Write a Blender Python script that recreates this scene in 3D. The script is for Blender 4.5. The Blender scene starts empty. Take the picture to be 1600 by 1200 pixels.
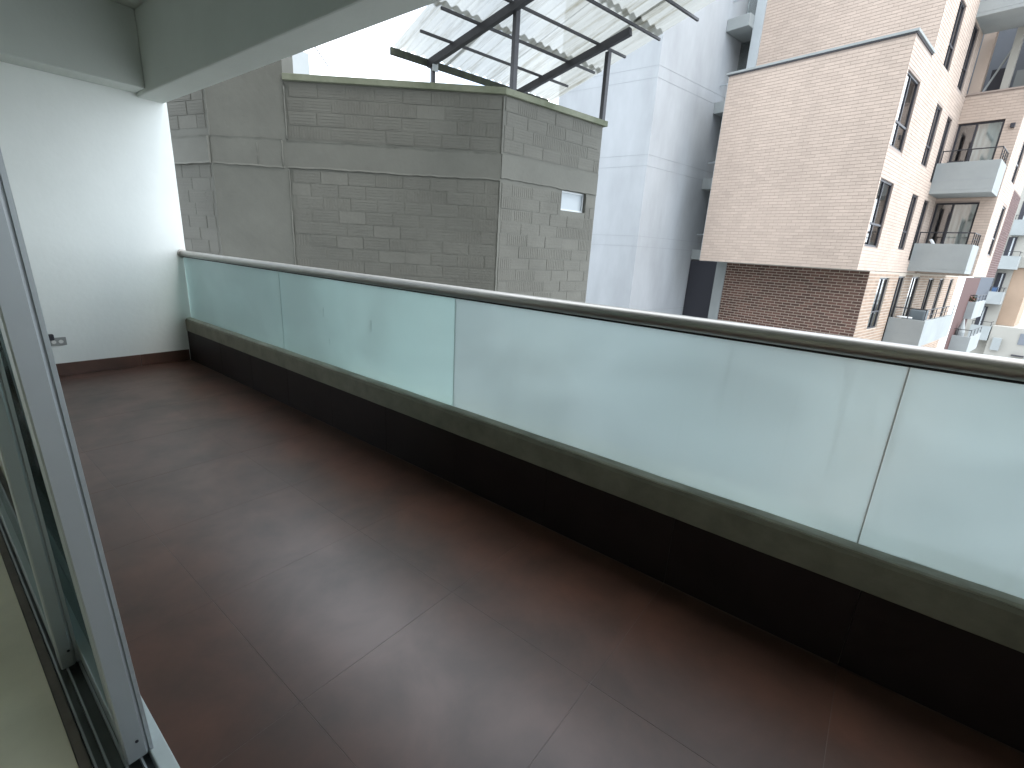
import bpy, bmesh, math, random
from mathutils import Vector, Matrix
random.seed(7)
C = bpy.context.scene.collection
S = bpy.context.scene
PI = math.pi

# ------------------------------------------------------------------ camera
CAM_H = 1.30
R0 = Vector((0.61722501, -0.78470825, 0.05715115))      # image right in world
R1 = Vector((-0.18318824, -0.21397178, -0.95950932))    # image down
R2 = Vector((0.76516362, 0.58176373, -0.27581806))      # view direction
cd = bpy.data.cameras.new('camera'); cam = bpy.data.objects.new('camera', cd); C.objects.link(cam)
m = Matrix.Identity(4)
for i in range(3):
    m[i][0] = R0[i]; m[i][1] = -R1[i]; m[i][2] = -R2[i]
m[2][3] = CAM_H
cam.matrix_world = m
cd.sensor_width = 36; cd.lens = 737.54 / 1600 * 36
cd.clip_start = 0.02; cd.clip_end = 2000
S.camera = cam

# ------------------------------------------------------------------ sky, sun, exposure
SUN_EL, SUN_ANG = math.radians(60), math.radians(-86)    # SUN_ANG = world angle (from +X) the light comes from
w = bpy.data.worlds.new('World'); S.world = w; w.use_nodes = True
nt = w.node_tree; nt.nodes.clear()
out = nt.nodes.new('ShaderNodeOutputWorld'); bg = nt.nodes.new('ShaderNodeBackground')
sky = nt.nodes.new('ShaderNodeTexSky'); sky.sky_type = 'NISHITA'; sky.sun_disc = False
sky.sun_elevation = SUN_EL; sky.sun_rotation = PI / 2 - SUN_ANG
sky.altitude = 2600; sky.air_density = 1.0; sky.dust_density = 2.0
tc = nt.nodes.new('ShaderNodeTexCoord'); ns = nt.nodes.new('ShaderNodeTexNoise'); ns.inputs['Scale'].default_value = 2.2
ns.inputs['Detail'].default_value = 6; ns.inputs['Roughness'].default_value = 0.55
rp = nt.nodes.new('ShaderNodeMapRange'); rp.inputs['From Min'].default_value = 0.34; rp.inputs['From Max'].default_value = 0.50
rp.inputs['To Min'].default_value = 0.15; rp.inputs['To Max'].default_value = 1.0
mx = nt.nodes.new('ShaderNodeMix'); mx.data_type = 'RGBA'
cl = (7.7, 8.4, 9.1, 1)
mx.inputs['B'].default_value = cl
nt.links.new(tc.outputs['Generated'], ns.inputs['Vector']); nt.links.new(ns.outputs['Fac'], rp.inputs['Value'])
nt.links.new(rp.outputs['Result'], mx.inputs['Factor']); nt.links.new(sky.outputs['Color'], mx.inputs['A'])
nt.links.new(mx.outputs['Result'], bg.inputs['Color']); bg.inputs['Strength'].default_value = 0.12
nt.links.new(bg.outputs['Background'], out.inputs['Surface'])
ld = bpy.data.lights.new('sun', 'SUN'); ld.energy = 0.6; ld.angle = math.radians(30); ld.color = (1, 0.96, 0.9)
lo = bpy.data.objects.new('sun', ld); C.objects.link(lo)
sd = Vector((math.cos(SUN_EL) * math.cos(SUN_ANG), math.cos(SUN_EL) * math.sin(SUN_ANG), math.sin(SUN_EL)))
lo.rotation_euler = sd.to_track_quat('Z', 'Y').to_euler(); lo.location = sd * 30
S.view_settings.view_transform = 'Standard'; S.view_settings.look = 'None'
S.view_settings.exposure = 1.95; S.view_settings.gamma = 1.0; S.view_settings.use_curve_mapping = False
S.render.engine = 'CYCLES'
S.cycles.use_denoising = True
S.cycles.max_bounces = 12; S.cycles.diffuse_bounces = 6; S.cycles.transmission_bounces = 10; S.cycles.glossy_bounces = 4
S.cycles.sample_clamp_indirect = 6

# ------------------------------------------------------------------ materials
def mat(name, col, rough=0.7, metal=0.0, noise=0.0, nscale=4.0, bump=0.0, bscale=60.0, spec=0.5, col2=None, stretch=(1, 1, 1),
        island=0.0, detail=5, coords='Object', ndist=0.0, rnoise=0.0):
    m = bpy.data.materials.new(name); m.use_nodes = True; t = m.node_tree; b = t.nodes['Principled BSDF']
    b.inputs['Base Color'].default_value = (*col, 1); b.inputs['Roughness'].default_value = rough
    b.inputs['Metallic'].default_value = metal; b.inputs['Specular IOR Level'].default_value = spec
    tc = t.nodes.new('ShaderNodeTexCoord'); mp = t.nodes.new('ShaderNodeMapping'); mp.inputs['Scale'].default_value = stretch
    if coords == 'World':
        gp = t.nodes.new('ShaderNodeNewGeometry'); t.links.new(gp.outputs['Position'], mp.inputs['Vector'])
    else: t.links.new(tc.outputs[coords], mp.inputs['Vector'])
    last = None
    if noise > 0 or col2 is not None:
        n = t.nodes.new('ShaderNodeTexNoise'); n.inputs['Scale'].default_value = nscale; n.inputs['Detail'].default_value = detail
        n.inputs['Roughness'].default_value = 0.62; n.inputs['Distortion'].default_value = ndist
        t.links.new(mp.outputs['Vector'], n.inputs['Vector'])
        mx = t.nodes.new('ShaderNodeMix'); mx.data_type = 'RGBA'
        c2 = col2 if col2 is not None else tuple(c * (1 - noise) for c in col)
        c1 = col if col2 is not None else tuple(min(1, c * (1 + noise * .5)) for c in col)
        mx.inputs['A'].default_value = (*c1, 1); mx.inputs['B'].default_value = (*c2, 1)
        mr = t.nodes.new('ShaderNodeMapRange'); mr.inputs['From Min'].default_value = .35; mr.inputs['From Max'].default_value = .68
        t.links.new(n.outputs['Fac'], mr.inputs['Value']); t.links.new(mr.outputs['Result'], mx.inputs['Factor'])
        last = mx.outputs['Result']
        if rnoise:
            r2 = t.nodes.new('ShaderNodeMapRange'); r2.inputs['To Min'].default_value = rough - rnoise; r2.inputs['To Max'].default_value = rough + rnoise
            t.links.new(n.outputs['Fac'], r2.inputs['Value']); t.links.new(r2.outputs['Result'], b.inputs['Roughness'])
    if island > 0:
        g = t.nodes.new('ShaderNodeNewGeometry'); oi = t.nodes.new('ShaderNodeObjectInfo')
        ad = t.nodes.new('ShaderNodeMath'); ad.operation = 'ADD'; fr = t.nodes.new('ShaderNodeMath'); fr.operation = 'FRACT'
        t.links.new(g.outputs['Random Per Island'], ad.inputs[0]); t.links.new(oi.outputs['Random'], ad.inputs[1]); t.links.new(ad.outputs[0], fr.inputs[0])
        mr = t.nodes.new('ShaderNodeMapRange'); mr.inputs['To Min'].default_value = 1 - island; mr.inputs['To Max'].default_value = 1 + island
        t.links.new(fr.outputs[0], mr.inputs['Value'])
        hs = t.nodes.new('ShaderNodeHueSaturation')
        if last: t.links.new(last, hs.inputs['Color'])
        else: hs.inputs['Color'].default_value = (*col, 1)
        t.links.new(mr.outputs['Result'], hs.inputs['Value'])
        last = hs.outputs['Color']
    if last: t.links.new(last, b.inputs['Base Color'])
    if bump > 0:
        n2 = t.nodes.new('ShaderNodeTexNoise'); n2.inputs['Scale'].default_value = bscale; n2.inputs['Detail'].default_value = 6
        t.links.new(mp.outputs['Vector'], n2.inputs['Vector'])
        bp = t.nodes.new('ShaderNodeBump'); bp.inputs['Strength'].default_value = 1.0; bp.inputs['Distance'].default_value = bump
        t.links.new(n2.outputs['Fac'], bp.inputs['Height']); t.links.new(bp.outputs['Normal'], b.inputs['Normal'])
    return m

M = {}
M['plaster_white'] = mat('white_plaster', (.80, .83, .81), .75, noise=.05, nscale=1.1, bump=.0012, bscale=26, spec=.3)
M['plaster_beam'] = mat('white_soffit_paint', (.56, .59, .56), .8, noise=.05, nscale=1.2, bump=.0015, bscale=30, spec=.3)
M['tile'] = mat('brown_porcelain_tile', (.110, .053, .038), .335, col2=(.056, .031, .023), nscale=3.1, spec=.6, island=.08, rnoise=.10, ndist=.3, detail=9, coords='World')
M['grout'] = mat('grout', (.15, .115, .10), .42, col2=(.055, .035, .028), nscale=1.7)
M['parapet_tile'] = mat('parapet_tile', (.022, .014, .014), .5, noise=.2, nscale=5, spec=.22)
M['ledge'] = mat('ledge_paint', (.24, .228, .185), .8, noise=.18, nscale=7, bump=.004, bscale=28, spec=.3)
M['steel'] = mat('brushed_steel', (.46, .44, .41), .42, metal=1.0, noise=.06, nscale=30, stretch=(8, .3, 8))
M['gasket'] = mat('black_rubber', (.012, .012, .014), .5)
M['alu'] = mat('grey_aluminium', (.44, .47, .49), .38, metal=.55, noise=.05, nscale=3)
M['alu_dark'] = mat('dark_track_aluminium', (.17, .18, .18), .5, metal=.4, noise=.15, nscale=6)  # darker, mottled aluminium for the track bed
M['alu_teal'] = mat('aluminium_side', (.30, .345, .345), .42, metal=.4)
M['sill_brown'] = mat('worn_brown_sill', (.13, .11, .09), .7, noise=.3, nscale=12)
M['threshold'] = mat('white_threshold', (.52, .58, .57), .5, noise=.08, nscale=9)
M['cream_floor'] = mat('cream_interior_floor', (.74, .69, .54), .45, noise=.12, nscale=2.5)
M['interior'] = mat('interior_paint', (.62, .62, .52), .8)
M['outlet'] = mat('outlet_plate_grey', (.30, .31, .30), .4)
M['outlet_in'] = mat('outlet_socket_pale', (.70, .70, .68), .4)
M['dark_plastic'] = mat('dark_plastic', (.03, .03, .04), .4)
M['grey_paint'] = mat('grey_painted_block', (.148, .146, .130), .82, noise=.10, nscale=1.3, bump=.004, bscale=22, island=.035, spec=.25, coords='World')
M['grey_paint_b'] = mat('grey_painted_plaster', (.150, .150, .134), .82, noise=.12, nscale=1.1, bump=.005, bscale=9, spec=.25)
M['coping'] = mat('mossy_coping', (.22, .23, .175), .85, col2=(.11, .125, .08), nscale=1.6, bump=.004, bscale=20)
M['tower'] = mat('pale_painted_concrete', (.375, .390, .408), .8, noise=.18, nscale=.6, stretch=(1, 1, .35), bump=.004, bscale=6, spec=.3)
M['tower_groove'] = mat('concrete_joint', (.30, .315, .33), .9)
M['concrete'] = mat('grey_painted_concrete', (.305, .325, .325), .8, noise=.10, nscale=.8, bump=.003, bscale=12)
M['conc_light'] = mat('pale_painted_concrete_b', (.42, .45, .465), .8, noise=.08, nscale=.8)
M['brick'] = mat('peach_brick', (.50, .40, .335), .85, noise=.10, nscale=.9, stretch=(1, 1, .45), island=.055, coords='World')
M['mortar'] = mat('peach_mortar', (.35, .285, .25), .95)
M['mortar_l'] = mat('pale_mortar', (.46, .40, .335), .95)
M['brick_dark'] = mat('dark_brown_brick', (.118, .060, .046), .8, noise=.1, nscale=3, island=.32, coords='World')
M['brick_tan'] = mat('tan_brick', (.33, .235, .175), .85, noise=.1, nscale=3, island=.18)
M['maroon'] = mat('maroon_brick', (.10, .050, .046), .85, island=.15)
M['win_frame'] = mat('dark_window_frame', (.045, .045, .055), .4, metal=.3)
M['win_frame_g'] = mat('white_aluminium_frame', (.52, .55, .57), .4, metal=.2)
M['rail_dark'] = mat('dark_iron_railing', (.035, .035, .04), .5, metal=.3)
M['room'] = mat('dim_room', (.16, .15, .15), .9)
M['curtain'] = mat('pale_curtain', (.62, .64, .62), .9)
M['beam_steel'] = mat('dark_grey_steel', (.045, .045, .052), .5, metal=.2, noise=.2, nscale=8)
M['gutter'] = mat('mossy_gutter', (.045, .055, .035), .8, col2=(.02, .022, .02), nscale=9, bump=.006, bscale=30)
M['ground'] = mat('pale_paving', (.32, .33, .325), .9, noise=.25, nscale=.25)
M['cream_wall'] = mat('cream_render', (.36, .345, .31), .85, noise=.06, nscale=.4)
M['tan_wall'] = mat('tan_render', (.38, .275, .20), .85, noise=.10, nscale=.5)
M['slate_wall'] = mat('blue_grey_cladding', (.17, .185, .21), .6, noise=.08, nscale=.5)
M['leaf'] = mat('dark_leaves', (.055, .075, .03), .7, col2=(.10, .085, .03), nscale=9)
M['flower'] = mat('pink_flowers', (.55, .22, .20), .7)
M['white_plastic'] = mat('white_plastic', (.75, .77, .78), .5)
M['blue_cloth'] = mat('blue_plastic', (.05, .10, .20), .6)
M['grey_cloth'] = mat('grey_cushion', (.14, .165, .18), .8)
M['slab_dark'] = mat('slab_soffit', (.40, .41, .40), .85)

def glass_frosted(name, tint, tcol):
    m = bpy.data.materials.new(name); m.use_nodes = True; t = m.node_tree; b = t.nodes['Principled BSDF']; o = t.nodes['Material Output']
    b.inputs['Base Color'].default_value = (*tint, 1); b.inputs['Transmission Weight'].default_value = 1
    b.inputs['Roughness'].default_value = .62; b.inputs['IOR'].default_value = 1.12; b.inputs['Specular IOR Level'].default_value = .5
    tl = t.nodes.new('ShaderNodeBsdfTranslucent'); tl.inputs['Color'].default_value = (*tcol, 1)
    df = t.nodes.new('ShaderNodeBsdfDiffuse'); df.inputs['Color'].default_value = (.56, .67, .66, 1)
    m1 = t.nodes.new('ShaderNodeMixShader'); m2 = t.nodes.new('ShaderNodeMixShader')
    gl = t.nodes.new('ShaderNodeBsdfGlossy'); gl.inputs['Roughness'].default_value = .18
    m3 = t.nodes.new('ShaderNodeMixShader'); fr = t.nodes.new('ShaderNodeFresnel'); fr.inputs['IOR'].default_value = 1.25
    tc = t.nodes.new('ShaderNodeTexCoord'); n = t.nodes.new('ShaderNodeTexNoise'); n.inputs['Scale'].default_value = 2.2; n.inputs['Detail'].default_value = 3
    mr = t.nodes.new('ShaderNodeMapRange'); mr.inputs['From Min'].default_value = .35; mr.inputs['From Max'].default_value = .65
    mr.inputs['To Min'].default_value = .50; mr.inputs['To Max'].default_value = .62
    t.links.new(tc.outputs['Object'], n.inputs['Vector']); t.links.new(n.outputs['Fac'], mr.inputs['Value'])
    m1.inputs[0].default_value = .35
    t.links.new(mr.outputs['Result'], m2.inputs[0])
    n2 = t.nodes.new('ShaderNodeTexNoise'); n2.inputs['Scale'].default_value = 1.3; n2.inputs['Detail'].default_value = 2.5; n2.inputs['Distortion'].default_value = .6
    mp2 = t.nodes.new('ShaderNodeMapping'); mp2.inputs['Scale'].default_value = (1, 1, 1.5); mp2.inputs['Location'].default_value = (3.1, 1.7, .4)
    t.links.new(tc.outputs['Object'], mp2.inputs['Vector']); t.links.new(mp2.outputs['Vector'], n2.inputs['Vector'])
    r3 = t.nodes.new('ShaderNodeMapRange'); r3.inputs['From Min'].default_value = .36; r3.inputs['From Max'].default_value = .62; r3.inputs['To Min'].default_value = .89; r3.inputs['To Max'].default_value = 1.03
    t.links.new(n2.outputs['Fac'], r3.inputs['Value'])
    for q, c_ in ((tl, tcol), (b, tint)):
        h_ = t.nodes.new('ShaderNodeHueSaturation'); h_.inputs['Color'].default_value = (*c_, 1)
        t.links.new(r3.outputs['Result'], h_.inputs['Value']); t.links.new(h_.outputs['Color'], q.inputs['Color' if q is tl else 'Base Color'])
    # fine vertical drips
    mp3 = t.nodes.new('ShaderNodeMapping'); mp3.inputs['Scale'].default_value = (30, 30, 1.1); n3 = t.nodes.new('ShaderNodeTexNoise'); n3.inputs['Scale'].default_value = 1; n3.inputs['Detail'].default_value = 3
    t.links.new(tc.outputs['Object'], mp3.inputs['Vector']); t.links.new(mp3.outputs['Vector'], n3.inputs['Vector'])
    r4 = t.nodes.new('ShaderNodeMapRange'); r4.inputs['From Min'].default_value = .62; r4.inputs['From Max'].default_value = .78; r4.inputs['To Min'].default_value = .35; r4.inputs['To Max'].default_value = .55
    t.links.new(n3.outputs['Fac'], r4.inputs['Value']); t.links.new(r4.outputs['Result'], m1.inputs[0])
    t.links.new(tl.outputs[0], m1.inputs[1]); t.links.new(df.outputs[0], m1.inputs[2])
    t.links.new(b.outputs[0], m2.inputs[1]); t.links.new(m1.outputs[0], m2.inputs[2])
    t.links.new(fr.outputs[0], m3.inputs[0]); t.links.new(m2.outputs[0], m3.inputs[1]); t.links.new(gl.outputs[0], m3.inputs[2])
    t.links.new(m3.outputs[0], o.inputs['Surface'])
    return m
M['frost_a'] = glass_frosted('frosted_glass_teal', (.74, .90, .88), (.68, .84, .82))
M['frost_b'] = glass_frosted('frosted_glass_pale', (.73, .81, .808), (.66, .755, .752))
M['glass_edge'] = mat('pale_glass_edge', (.34, .42, .42), .4)
M['drip'] = mat('pale_paint_drip', (.62, .74, .73), .5)
M['ledge_top'] = mat('skylit_ledge_top', (.50, .495, .425), .85, col2=(.30, .30, .25), nscale=11, stretch=(1, .35, 1), bump=.003, bscale=40)  # same paint as the ledge, lightened: skylight on the top is painted in

def glass_clear(name, tint=(.75, .8, .8), refl=.5, rough=.03):
    m = bpy.data.materials.new(name); m.use_nodes = True; t = m.node_tree; o = t.nodes['Material Output']
    t.nodes.remove(t.nodes['Principled BSDF'])
    tr = t.nodes.new('ShaderNodeBsdfTransparent'); tr.inputs['Color'].default_value = (*tint, 1)
    gl = t.nodes.new('ShaderNodeBsdfGlossy'); gl.inputs['Roughness'].default_value = rough
    mx = t.nodes.new('ShaderNodeMixShader'); fr = t.nodes.new('ShaderNodeFresnel'); fr.inputs['IOR'].default_value = 1.5
    ma = t.nodes.new('ShaderNodeMath'); ma.operation = 'MULTIPLY_ADD'; ma.inputs[1].default_value = 1 - refl; ma.inputs[2].default_value = refl * .5
    t.links.new(fr.outputs[0], ma.inputs[0]); t.links.new(ma.outputs[0], mx.inputs[0])
    t.links.new(tr.outputs[0], mx.inputs[1]); t.links.new(gl.outputs[0], mx.inputs[2]); t.links.new(mx.outputs[0], o.inputs['Surface'])
    return m
M['glass'] = glass_clear('window_glass')
M['glass_door'] = glass_clear('door_glass', (.80, .88, .85), .15)
M['glass_sky'] = glass_clear('bright_window_glass', (.7, .75, .78), .9)

def sheet_mat():
    m = bpy.data.materials.new('translucent_roof_sheet'); m.use_nodes = True; t = m.node_tree; o = t.nodes['Material Output']
    t.nodes.remove(t.nodes['Principled BSDF'])
    tc = t.nodes.new('ShaderNodeTexCoord'); mp = t.nodes.new('ShaderNodeMapping'); mp.inputs['Scale'].default_value = (9, .5, 1)
    n = t.nodes.new('ShaderNodeTexNoise'); n.inputs['Scale'].default_value = 1; n.inputs['Detail'].default_value = 6; n.inputs['Roughness'].default_value = .7
    mr = t.nodes.new('ShaderNodeMapRange'); mr.inputs['From Min'].default_value = .50; mr.inputs['From Max'].default_value = .72
    mx = t.nodes.new('ShaderNodeMix'); mx.data_type = 'RGBA'; mx.inputs['A'].default_value = (.275, .28, .265, 1); mx.inputs['B'].default_value = (.13, .12, .085, 1)
    t.links.new(tc.outputs['Object'], mp.inputs['Vector']); t.links.new(mp.outputs['Vector'], n.inputs['Vector']); t.links.new(n.outputs['Fac'], mr.inputs['Value'])
    t.links.new(mr.outputs['Result'], mx.inputs['Factor'])
    tl = t.nodes.new('ShaderNodeBsdfTranslucent'); df = t.nodes.new('ShaderNodeBsdfDiffuse'); tr = t.nodes.new('ShaderNodeBsdfTransparent')
    tr.inputs['Color'].default_value = (.95, .95, .93, 1)
    for q in (tl, df): t.links.new(mx.outputs['Result'], q.inputs['Color'])
    a = t.nodes.new('ShaderNodeMixShader'); a.inputs[0].default_value = .15; b = t.nodes.new('ShaderNodeMixShader'); b.inputs[0].default_value = .10
    t.links.new(tl.outputs[0], a.inputs[1]); t.links.new(df.outputs[0], a.inputs[2]); t.links.new(a.outputs[0], b.inputs[1]); t.links.new(tr.outputs[0], b.inputs[2])
    t.links.new(b.outputs[0], o.inputs['Surface'])
    return m
M['sheet'] = sheet_mat()

# ------------------------------------------------------------------ mesh helpers
class MB:
    def __init__(s): s.v = []; s.f = []
    def quad(s, a, b, c, d):
        i = len(s.v); s.v += [tuple(a), tuple(b), tuple(c), tuple(d)]; s.f.append((i, i + 1, i + 2, i + 3)); return s
    def box(s, x0, y0, z0, x1, y1, z1):
        i = len(s.v)
        s.v += [(x0, y0, z0), (x1, y0, z0), (x1, y1, z0), (x0, y1, z0), (x0, y0, z1), (x1, y0, z1), (x1, y1, z1), (x0, y1, z1)]
        s.f += [(i, i + 3, i + 2, i + 1), (i + 4, i + 5, i + 6, i + 7), (i, i + 1, i + 5, i + 4), (i + 1, i + 2, i + 6, i + 5), (i + 2, i + 3, i + 7, i + 6), (i + 3, i, i + 4, i + 7)]
        return s
    def prism(s, poly, z0, z1, cap=True):
        n = len(poly); i = len(s.v)
        s.v += [(x, y, z0) for x, y in poly] + [(x, y, z1) for x, y in poly]
        for k in range(n):
            s.f.append((i + k, i + (k + 1) % n, i + n + (k + 1) % n, i + n + k))
        if cap: s.f += [tuple(i + k for k in reversed(range(n))), tuple(i + n + k for k in range(n))]
        return s
    def beam(s, a, b, wd, ht, up=Vector((0, 0, 1))):
        a = Vector(a); b = Vector(b); d = (b - a).normalized(); sx = d.cross(up).normalized() * wd / 2; uz = sx.cross(d).normalized() * ht / 2
        i = len(s.v)
        for p in (a, b):
            for q in ((-1, -1), (1, -1), (1, 1), (-1, 1)): s.v.append(tuple(p + sx * q[0] + uz * q[1]))
        s.f += [(i, i + 1, i + 2, i + 3), (i + 7, i + 6, i + 5, i + 4)] + [(i + k, i + 4 + k, i + 4 + (k + 1) % 4, i + (k + 1) % 4) for k in range(4)]
        return s
    def tube(s, pts, r, n=16, cap=True):
        i0 = len(s.v); pts = [Vector(p) for p in pts]
        for k, p in enumerate(pts):
            d = (pts[min(k + 1, len(pts) - 1)] - pts[max(k - 1, 0)]).normalized()
            ref = Vector((0, 0, 1)) if abs(d.z) < .9 else Vector((1, 0, 0))
            x = d.cross(ref).normalized(); y = x.cross(d)
            rr = r[k] if isinstance(r, (list, tuple)) else r
            for j in range(n):
                a = 2 * PI * j / n; s.v.append(tuple(p + (x * math.cos(a) + y * math.sin(a)) * rr))
        for k in range(len(pts) - 1):
            for j in range(n):
                s.f.append((i0 + k * n + j, i0 + (k + 1) * n + j, i0 + (k + 1) * n + (j + 1) % n, i0 + k * n + (j + 1) % n))
        if cap: s.f += [tuple(i0 + j for j in range(n)), tuple(i0 + (len(pts) - 1) * n + j for j in reversed(range(n)))]
        return s
    def mesh(s, name, material, smooth=False):
        me = bpy.data.meshes.new(name); me.from_pydata(s.v, [], s.f)
        if material is not None: me.materials.append(material)
        if smooth:
            for p in me.polygons: p.use_smooth = True
        bm = bmesh.new(); bm.from_mesh(me); bmesh.ops.recalc_face_normals(bm, faces=bm.faces); bm.to_mesh(me); bm.free()
        me.update(); return me
    def build(s, name, material, parent=None, smooth=False, bevel=0, loc=None, kind=None):
        o = bpy.data.objects.new(name, s.mesh(name, material, smooth)); C.objects.link(o)
        if parent is not None: o.parent = parent
        if loc: o.location = loc
        if bevel:
            b = o.modifiers.new('bevel', 'BEVEL'); b.width = bevel; b.segments = 2; b.limit_method = 'ANGLE'
        if kind: o['kind'] = kind
        return o
def box(name, material, x0, y0, z0, x1, y1, z1, parent=None, **k): return MB().box(x0, y0, z0, x1, y1, z1).build(name, material, parent, **k)
def thing(name, label, cat, loc=(0, 0, 0), rz=0, group=None, parent=None):
    o = bpy.data.objects.new(name, None); C.objects.link(o); o.location = loc; o.rotation_euler = (0, 0, rz); o.empty_display_size = .2
    o['label'] = label; o['category'] = cat
    if group: o['group'] = group
    return o
def tag(o, label, cat, group=None):
    o['label'] = label; o['category'] = cat
    if group: o['group'] = group
    return o
def link(name, me, parent, loc=(0, 0, 0), rot=None, scale=None):
    o = bpy.data.objects.new(name, me); C.objects.link(o); o.parent = parent; o.location = loc
    if rot: o.rotation_euler = rot
    if scale: o.scale = scale
    return o

# ================================================================== SETTING
GZ = -11.0
g = box('ground', M['ground'], -300, -300, GZ - .5, 300, 300, GZ); g['kind'] = 'structure'

# ---- our balcony -------------------------------------------------------------
PX = 1.74      # inner face of parapet
EY = 5.525     # face of end wall
BY = -6.0      # wall behind the camera
floor = box('balcony_floor', M['grout'], .195, BY, -.25, 2.0, EY + .2, -.0006); floor['kind'] = 'structure'
xs = [.215, .500, 1.115, 1.733]; y0 = .47
tmesh = {}
def tile_mesh(wd, ln, t=.0105, name='floor_tile', material=None):
    k = (round(wd, 3), round(ln, 3), t, name)
    if k not in tmesh:
        b = .0004
        mb = MB(); i = 0
        x0, y0_, x1, y1 = 0, 0, wd, ln
        mb.v = [(x0, y0_, -t), (x1, y0_, -t), (x1, y1, -t), (x0, y1, -t), (x0, y0_, -b), (x1, y0_, -b), (x1, y1, -b), (x0, y1, -b),
                (x0 + b, y0_ + b, 0), (x1 - b, y0_ + b, 0), (x1 - b, y1 - b, 0), (x0 + b, y1 - b, 0)]
        mb.f = [(0, 3, 2, 1)] + [(a, (a + 1) % 4, 4 + (a + 1) % 4, 4 + a) for a in range(4)] + [(4 + a, 4 + (a + 1) % 4, 8 + (a + 1) % 4, 8 + a) for a in range(4)] + [(8, 9, 10, 11)]
        tmesh[k] = mb.mesh(name, material or M['tile'])
    return tmesh[k]
ys = [y0 + .61 * k for k in range(-11, 9)]
ys = [BY] + [y for y in ys if y > BY + .05 and y < EY - .05] + [EY - .002]
for i in range(3):
    for j in range(len(ys) - 1):
        wd = xs[i + 1] - xs[i] - .0014; ln = ys[j + 1] - ys[j] - .0014
        link('floor_tile', tile_mesh(wd, ln), floor, (xs[i] + .0007, ys[j] + .0007, random.uniform(0, .0002)))

# end wall
wall = thing('end_wall', 'white plastered wall closing the far end of the balcony', 'wall', (0.9, EY, 0))
def rel(p, o): return (p[0] - o.location.x, p[1] - o.location.y, p[2] - o.location.z)
mb = MB().box(-1.6 - .9, 0, -.25, 1.82 - .9, .20, 3.3); mb.build('plaster_face', M['plaster_white'], wall, bevel=.004)
x = .10
while x < 1.73:
    x1 = min(x + .61, 1.733)
    MB().box(x + .001 - .9, -.010, .002, x1 - .001 - .9, -.0005, .112).build('skirting_tile', M['tile'], wall, bevel=.0015)
    x += .61
# wall behind the camera
bw = tag(box('rear_wall', M['plaster_white'], -3.2, BY - .2, -.25, 1.82, BY, 3.3), 'white wall closing the near end of the balcony behind the viewer', 'wall')

# ceiling + beams
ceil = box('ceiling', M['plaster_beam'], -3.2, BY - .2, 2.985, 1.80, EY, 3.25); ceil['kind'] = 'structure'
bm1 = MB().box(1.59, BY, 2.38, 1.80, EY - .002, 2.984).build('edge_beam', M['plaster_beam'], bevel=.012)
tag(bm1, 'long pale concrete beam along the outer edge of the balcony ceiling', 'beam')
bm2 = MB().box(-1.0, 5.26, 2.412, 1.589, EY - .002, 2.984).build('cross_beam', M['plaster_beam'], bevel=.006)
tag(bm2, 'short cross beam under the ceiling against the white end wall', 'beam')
upper = tag(box('upper_storeys', M['cream_wall'], -8, -12, 3.27, 1.95, 9, 15), 'upper storeys of the viewer\'s own building above the balcony ceiling', 'building')
lower = tag(box('lower_storeys', M['cream_wall'], -8, -12, GZ, 1.95, 9, -.27), 'lower storeys of the viewer\'s own building beneath the balcony floor', 'building')

# parapet
par = thing('parapet', 'low tiled kerb wall with a drab painted ledge under the glass', 'parapet', (PX, 0, 0))
MB().box(.012, BY, -.25, .20, EY - .001, .305).build('core', M['ledge'], par)
for j in range(len(ys) - 1):
    MB().box(0.0, ys[j] + .001, .001, .0115, ys[j + 1] - .001, .3045).build('tile', M['parapet_tile'], par, bevel=.001)
# ledge with uneven hand-trowelled edge
def ledge():
    mb = MB(); n = 260; prof = 7
    rng = random.Random(3)
    def sm(seed, amp, wl):
        r = random.Random(seed); ph = [r.uniform(0, 6.28) for _ in range(8)]
        return lambda y: amp * sum(math.sin(y / wl * (k + 1) * 1.7 + ph[k]) / (k + 1) ** .8 for k in range(8)) / 2.5
    e1 = sm(1, .0025, .12); e2 = sm(2, .003, .09); e3 = sm(5, .0022, .05); e4 = sm(9, .002, .2)
    for i in range(n + 1):
        y = BY + (EY - .001 - BY) * i / n
        fx = -.004 + e4(y) * .5
        pts = [(.20, .3055), (fx + .002, .3055 + e4(y) * .3), (fx, .31), (fx + e3(y) * .3, .412 + e1(y)), (fx + .008, .424 + e2(y)), (.034, .433 + e3(y)), (.20, .436)]
        mb.v += [(px, y, pz) for px, pz in pts]
    for i in range(n):
        for k in range(prof):
            a = i * prof + k; b = i * prof + (k + 1) % prof
            mb.f.append((a, b, b + prof, a + prof))
    mb.f += [tuple(range(prof)), tuple(n * prof + k for k in reversed(range(prof)))]
    return mb
ledge().build('ledge', M['ledge'], par)
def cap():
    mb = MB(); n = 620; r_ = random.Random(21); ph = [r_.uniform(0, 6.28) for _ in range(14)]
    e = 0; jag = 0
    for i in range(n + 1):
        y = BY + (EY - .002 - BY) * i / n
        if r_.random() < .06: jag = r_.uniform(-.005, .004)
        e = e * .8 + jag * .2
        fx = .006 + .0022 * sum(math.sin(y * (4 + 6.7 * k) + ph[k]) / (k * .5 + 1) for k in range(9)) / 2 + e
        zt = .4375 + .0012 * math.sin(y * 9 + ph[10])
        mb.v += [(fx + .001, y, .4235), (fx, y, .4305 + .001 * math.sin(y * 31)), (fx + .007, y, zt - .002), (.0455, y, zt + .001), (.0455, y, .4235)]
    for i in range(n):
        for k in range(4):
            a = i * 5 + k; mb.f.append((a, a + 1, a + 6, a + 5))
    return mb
cap().build('ledge_top_skylit', M['ledge_top'], par)  # separate strip added to carry the painted-in skylight along the ledge top

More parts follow.
